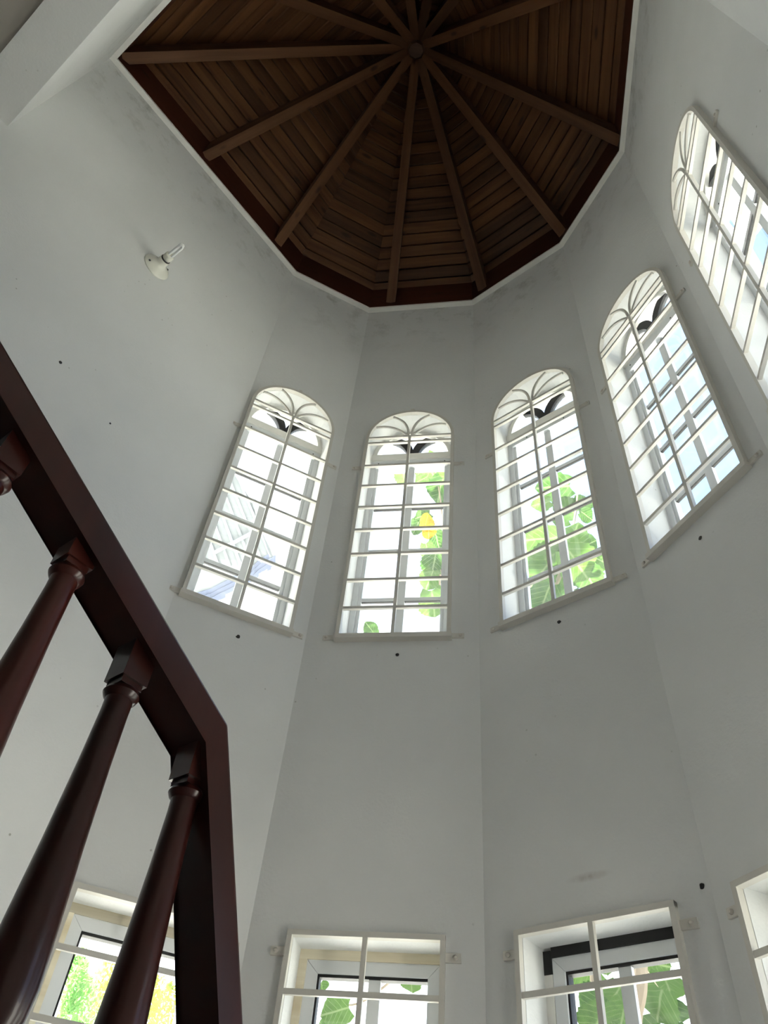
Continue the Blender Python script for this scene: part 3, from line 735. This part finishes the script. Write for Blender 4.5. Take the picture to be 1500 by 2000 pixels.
leaves = [
 # window with the yellow leaf
 (790, 932, 3.75, 62, -75, 'leaf', 0), (845, 925, 3.8, 95, -60, 'leaf', 2), (822, 938, 3.6, 38, -150, 'leaf', 0), (856, 962, 3.75, 80, -110, 'leaf', 1),
 (835, 1016, 3.6, 50, 65, 'leaf_yellow', 1), (824, 1008, 3.7, 46, -160, 'leaf', 0), (838, 1042, 3.65, 44, -80, 'leaf_yellow', 1), (812, 1030, 3.8, 50, -120, 'leaf', 0),
 (848, 1105, 3.7, 85, -95, 'leaf', 1), (836, 1078, 3.65, 50, -75, 'leaf', 1), (856, 1060, 3.8, 60, -70, 'leaf', 0), (848, 1185, 3.7, 95, -80, 'leaf', 1), (722, 1226, 3.7, 44, 130, 'leaf', 0), (838, 1135, 3.8, 66, -110, 'leaf', 0),
 # window filled with leaves
 (1078, 952, 3.7, 92, 185, 'leaf', 2), (1100, 990, 3.8, 70, 150, 'leaf', 0), (1055, 985, 3.75, 52, 200, 'leaf', 0), (1142, 980, 3.8, 60, 40, 'leaf', 1), (1148, 1008, 3.7, 48, -30, 'leaf', 0),
 (1092, 1012, 3.9, 52, 170, 'leaf', 1), (1050, 1055, 3.6, 105, 190, 'leaf', 0), (1118, 1052, 3.6, 110, 75, 'leaf', 0), (1062, 1095, 3.7, 100, 215, 'leaf', 2), (1132, 1105, 3.55, 125, -50, 'leaf', 0),
 (1156, 1060, 3.8, 56, 20, 'leaf', 1), (1048, 1130, 3.6, 100, 235, 'leaf', 1), (1085, 1140, 3.75, 105, -80, 'leaf', 2), (1150, 1130, 3.7, 95, -60, 'leaf', 0), (1062, 1172, 3.55, 95, 250, 'leaf', 0), (1036, 1195, 3.65, 80, 230, 'leaf', 0),
 (1108, 1182, 3.7, 85, -95, 'leaf', 1), (1018, 1080, 3.8, 70, 200, 'leaf', 0), (1030, 1150, 3.8, 80, 190, 'leaf', 2), (1176, 1095, 3.85, 70, -20, 'leaf', 0), (1090, 1060, 3.85, 95, 120, 'leaf', 0),
 # low wood-lined window
 (652, 1976, 3.5, 95, 205, 'leaf', 2), (630, 1932, 3.6, 45, -80, 'leaf', 0), (803, 1925, 3.6, 62, -85, 'leaf', 2), (640, 2015, 3.6, 110, 200, 'leaf', 0),
 # low window with the black gap
 (1140, 1905, 3.7, 95, 200, 'leaf', 0), (1180, 1890, 3.8, 70, -70, 'leaf', 2), (1150, 1960, 3.4, 100, 220, 'leaf', 1), (1195, 1955, 3.6, 110, -110, 'leaf', 0), (1215, 1990, 3.3, 110, -95, 'leaf', 0),
 (1290, 1885, 3.8, 110, -20, 'leaf', 0), (1305, 1930, 3.6, 110, -70, 'leaf', 2), (1285, 1970, 3.4, 130, -95, 'leaf', 0), (1235, 1900, 3.9, 80, -100, 'leaf', 2), (1265, 1930, 3.85, 90, -60, 'leaf', 1), (1320, 1985, 3.5, 110, -60, 'leaf', 0), (1160, 2010, 3.4, 120, -110, 'leaf', 2), (1225, 1940, 3.7, 70, -100, 'leaf', 1), (1250, 2020, 3.6, 130, -90, 'leaf', 0),
 (1190, 2030, 3.5, 130, -100, 'leaf', 0), (1310, 2040, 3.5, 130, -80, 'leaf', 1),
]
for q in leaves: put_leaf(*q)
def branch(name, pts, rad):
    bm = bmesh.new(); P = [tinv @ (at_hdist(*p) if len(p) == 3 and p[2] < 9 else Vector(p[:3])) for p in pts]
    sm = []
    for i in range(len(P)-1):
        a, b = P[i], P[i+1]; pa = P[max(i-1, 0)]; nb_ = P[min(i+2, len(P)-1)]
        for k in range(6):
            t = k/6; sm.append(.5*((2*a) + (b-pa)*t + (2*pa-5*a+4*b-nb_)*t*t + (3*a-pa-3*b+nb_)*t**3))
    sm.append(P[-1]); n = len(sm)
    tube(bm, sm, [rad[0] + (rad[1]-rad[0])*i/(n-1) for i in range(n)], 9)
    return finish(bm, name, 'bark', tree, smooth=True)
tr0 = at_hdist(1236, 2000, 3.55)
branch('trunk', [(1215, 2700, 3.1), (1236, 2100, 3.1), (1240, 1990, 3.1), (1252, 1880, 3.12), (1230, 1600, 3.4), (1130, 1350, 3.6), (1072, 1205, 3.62), (1095, 1120, 3.65)], [.030, .014])
branch('branch', [(1095, 1120, 3.65), (1118, 1035, 3.7), (1126, 985, 3.72), (1128, 960, 3.74)], [.012, .005])
branch('branch', [(1072, 1205, 3.62), (1062, 1150, 3.6), (1045, 1100, 3.6)], [.009, .004])
branch('branch', [(1252, 1880, 3.5), (1300, 1960, 3.5), (1322, 2050, 3.5)], [.006, .004])
branch('branch', [(1150, 2080, 3.6), (1158, 1980, 3.6), (1156, 1890, 3.62), (1150, 1700, 3.65), (930, 1290, 3.8), (862, 1180, 3.76), (866, 1050, 3.74), (858, 960, 3.72), (845, 900, 3.72)], [.011, .005])
branch('branch', [(722, 1300, 3.8), (735, 1262, 3.72), (716, 1240, 3.7)], [.004, .003])
branch('branch', [(1150, 1700, 3.65), (900, 1830, 3.7), (800, 1890, 3.62), (700, 1960, 3.55), (640, 1950, 3.6)], [.008, .003])

# ------------------------------------------------------------------ feathery trees beyond the low window at the stairs
def bushy_tree(label, base_px, hd, tops, m, nleaf, seed):
    rnd = random.Random(seed)
    b = at_hdist(*base_px, hd); t = empty('feathery_tree', (b.x, b.y, -.14)); tag(t, label, 'tree'); ti = Matrix.Translation(-t.location)
    bm = bmesh.new(); tube(bm, [(0, 0, 0), (.02, .03, 1.0), (-.02, 0, 2.2), (0, 0, b.z+.1)], [.07, .06, .045, .015], 8); finish(bm, 'trunk', 'bark', t, smooth=True)
    bm = bmesh.new(); uvl = bm.loops.layers.uv.new('UVMap')
    for (x, y, rx, rz) in tops:
        c = ti @ at_hdist(x, y, hd + rnd.uniform(-.3, .3)); D = hd/math.cos(math.radians(20))
        rx_ = rx*D/FPX; rz_ = rz*D/FPX
        for _ in range(nleaf):
            th = rnd.uniform(0, 2*PI); rr = rnd.random()**.5; zz = rnd.uniform(-1, 1); s = math.sqrt(max(0, 1-zz*zz))*rr
            p = c + Vector((s*math.cos(th)*rx_, s*math.sin(th)*rx_, zz*rz_))
            a = Vector((rnd.gauss(0, 1), rnd.gauss(0, 1), rnd.gauss(.4, 1))).normalized(); sd_ = a.orthogonal().normalized(); ln = rnd.uniform(.03, .055); wd = ln*.22
            vs = [bm.verts.new(p), bm.verts.new(p+a*ln*.5+sd_*wd), bm.verts.new(p+a*ln), bm.verts.new(p+a*ln*.5-sd_*wd)]
            fc = bm.faces.new(vs)
            for lp_, uvv in zip(fc.loops, ((0, 0), (.3, .5), (0, 1), (-.3, .5))): lp_[uvl].uv = uvv
    me = bpy.data.meshes.new('foliage'); bm.to_mesh(me); bm.free(); me.materials.append(M[m]); o = bpy.data.objects.new('foliage', me); C.objects.link(o); o.parent = t; o['kind'] = 'stuff'
bushy_tree('slim green feathery tree top beyond the low window by the balusters', (150, 1990), 6.5,
           [(150, 1890, 10, 22), (148, 1930, 18, 34), (150, 1970, 28, 40), (145, 2030, 40, 60), (150, 2120, 60, 80)], 'leaf_cool', 420, 3)
bushy_tree('rounded yellow-green feathery tree beyond the low window by the balusters', (245, 1990), 7.2,
           [(205, 1930, 22, 40), (190, 1975, 34, 40), (290, 1945, 26, 28), (270, 1985, 44, 40), (320, 1975, 26, 34), (230, 2030, 70, 60), (330, 2040, 60, 60)], 'leaf_small', 420, 5)

# ------------------------------------------------------------------ neighbouring roof seen through the left arched window
roof = empty('neighbour_roof'); ro_o = at_hdist(430, 1080, 6.5); roof.location = (ro_o.x, ro_o.y, ro_o.z-.5)
tag(roof, 'grey ribbed sheet roof of a neighbouring house with curved gutter edge', 'roof'); rinv = Matrix.Translation(-roof.location)
rn = Vector((-.10, .50, .62)).normalized(); rd0 = (ro_o - CAMP).dot(rn)
def on_roof(x, y, off=0): return rinv @ (at_plane(x, y, rn, rd0) + rn*off)
def roof_piece(name, m, px, off=0, th=.04, parent=roof):
    bm = bmesh.new(); a = [bm.verts.new(on_roof(x, y, off)) for x, y in px]; b = [bm.verts.new(on_roof(x, y, off+th)) for x, y in px]; n = len(px)
    bm.faces.new(a); bm.faces.new(b[::-1])
    for k in range(n): bm.faces.new((a[k], b[k], b[(k+1) % n], a[(k+1) % n]))
    return finish(bm, name, m, parent)
roof_piece('ribbed_sheet', 'sheet', [(300, 800), (462, 926), (500, 990), (525, 1040), (540, 1095), (480, 1135), (420, 1165), (330, 1200), (250, 1100)], 0, .05)
for k in range(9):
    x0, y0 = 330+k*22, 880+k*8 if k > 3 else 900-k*2
    roof_piece('rib', 'sheet_edge' if k % 3 == 0 else 'sheet', [(x0, 890+k*6), (x0+5, 890+k*6), (x0+78, 1105), (x0+72, 1105)] if x0+78 < 540 else [(x0, 930+(k-6)*26), (x0+4, 930+(k-6)*26), (536, 1095), (530, 1095)], -.03, .035)
bm = bmesh.new(); tube(bm, [on_roof(x, y, -.03) for x, y in ((440, 895), (462, 924), (492, 970), (522, 1020), (540, 1055), (548, 1082), (548, 1108))], .028, 8); finish(bm, 'gutter', 'sheet_edge', roof, smooth=True)
roof_piece('gutter_board', 'sheet_edge', [(515, 1010), (535, 1045), (547, 1080), (546, 1108), (530, 1098), (518, 1060)], -.025, .03)
bm = bmesh.new(); tube(bm, [on_roof(420, 1078, -.06), on_roof(492, 1040, -.06)], .022, 6); finish(bm, 'brace', 'sheet_edge', roof)
edge = [(350, 1215), (372, 1192), (395, 1183), (412, 1178), (430, 1168), (452, 1158), (470, 1148), (490, 1138), (506, 1122), (522, 1112), (538, 1104)]
rs = random.Random(11)
for (x0, y0), (x1, y1) in zip(edge, edge[1:]):
    for row in range(3):
        for h in range(2):
            xa_ = x0+(x1-x0)*h/2; xb_ = x0+(x1-x0)*(h+1)/2; ya_ = y0+(y1-y0)*h/2 - row*9; yb_ = y0+(y1-y0)*(h+1)/2 - row*9
            j = rs.uniform(-3, 3)
            roof_piece('shingle', 'shingle', [(xa_, ya_-11), (xb_, yb_-11), (xb_, yb_+j), (xa_, ya_+j)], -.02-.012*(2-row)-rs.uniform(0, .01), .02)

# ------------------------------------------------------------------ white neighbouring gable beyond the far right window
gw = empty('white_gable'); tag(gw, 'white gable end outside the high window nearest the dark ceiling edge', 'building')
go = at_hdist(1440, 420, 3.4); gw.location = go; gn = Vector((math.sin(1.224), math.cos(1.224), 0)); gd = (go-CAMP).dot(gn)
for nm, px, off in (('wall', [(1450, 465), (1492, 410), (1552, 336), (1552, 120), (1370, 120), (1370, 380), (1420, 415)], 0), ('pier', [(1446, 470), (1470, 512), (1512, 600), (1420, 600), (1390, 500), (1400, 420)], .03)):
    bm = bmesh.new(); a = [bm.verts.new(at_plane(x, y, gn, gd)+gn*off-go) for x, y in px]; b = [bm.verts.new(v.co+gn*.08) for v in a]; n = len(px)
    bm.faces.new(a); bm.faces.new(b[::-1])
    for k in range(n): bm.faces.new((a[k], b[k], b[(k+1) % n], a[(k+1) % n]))
    finish(bm, nm, 'eave', gw)
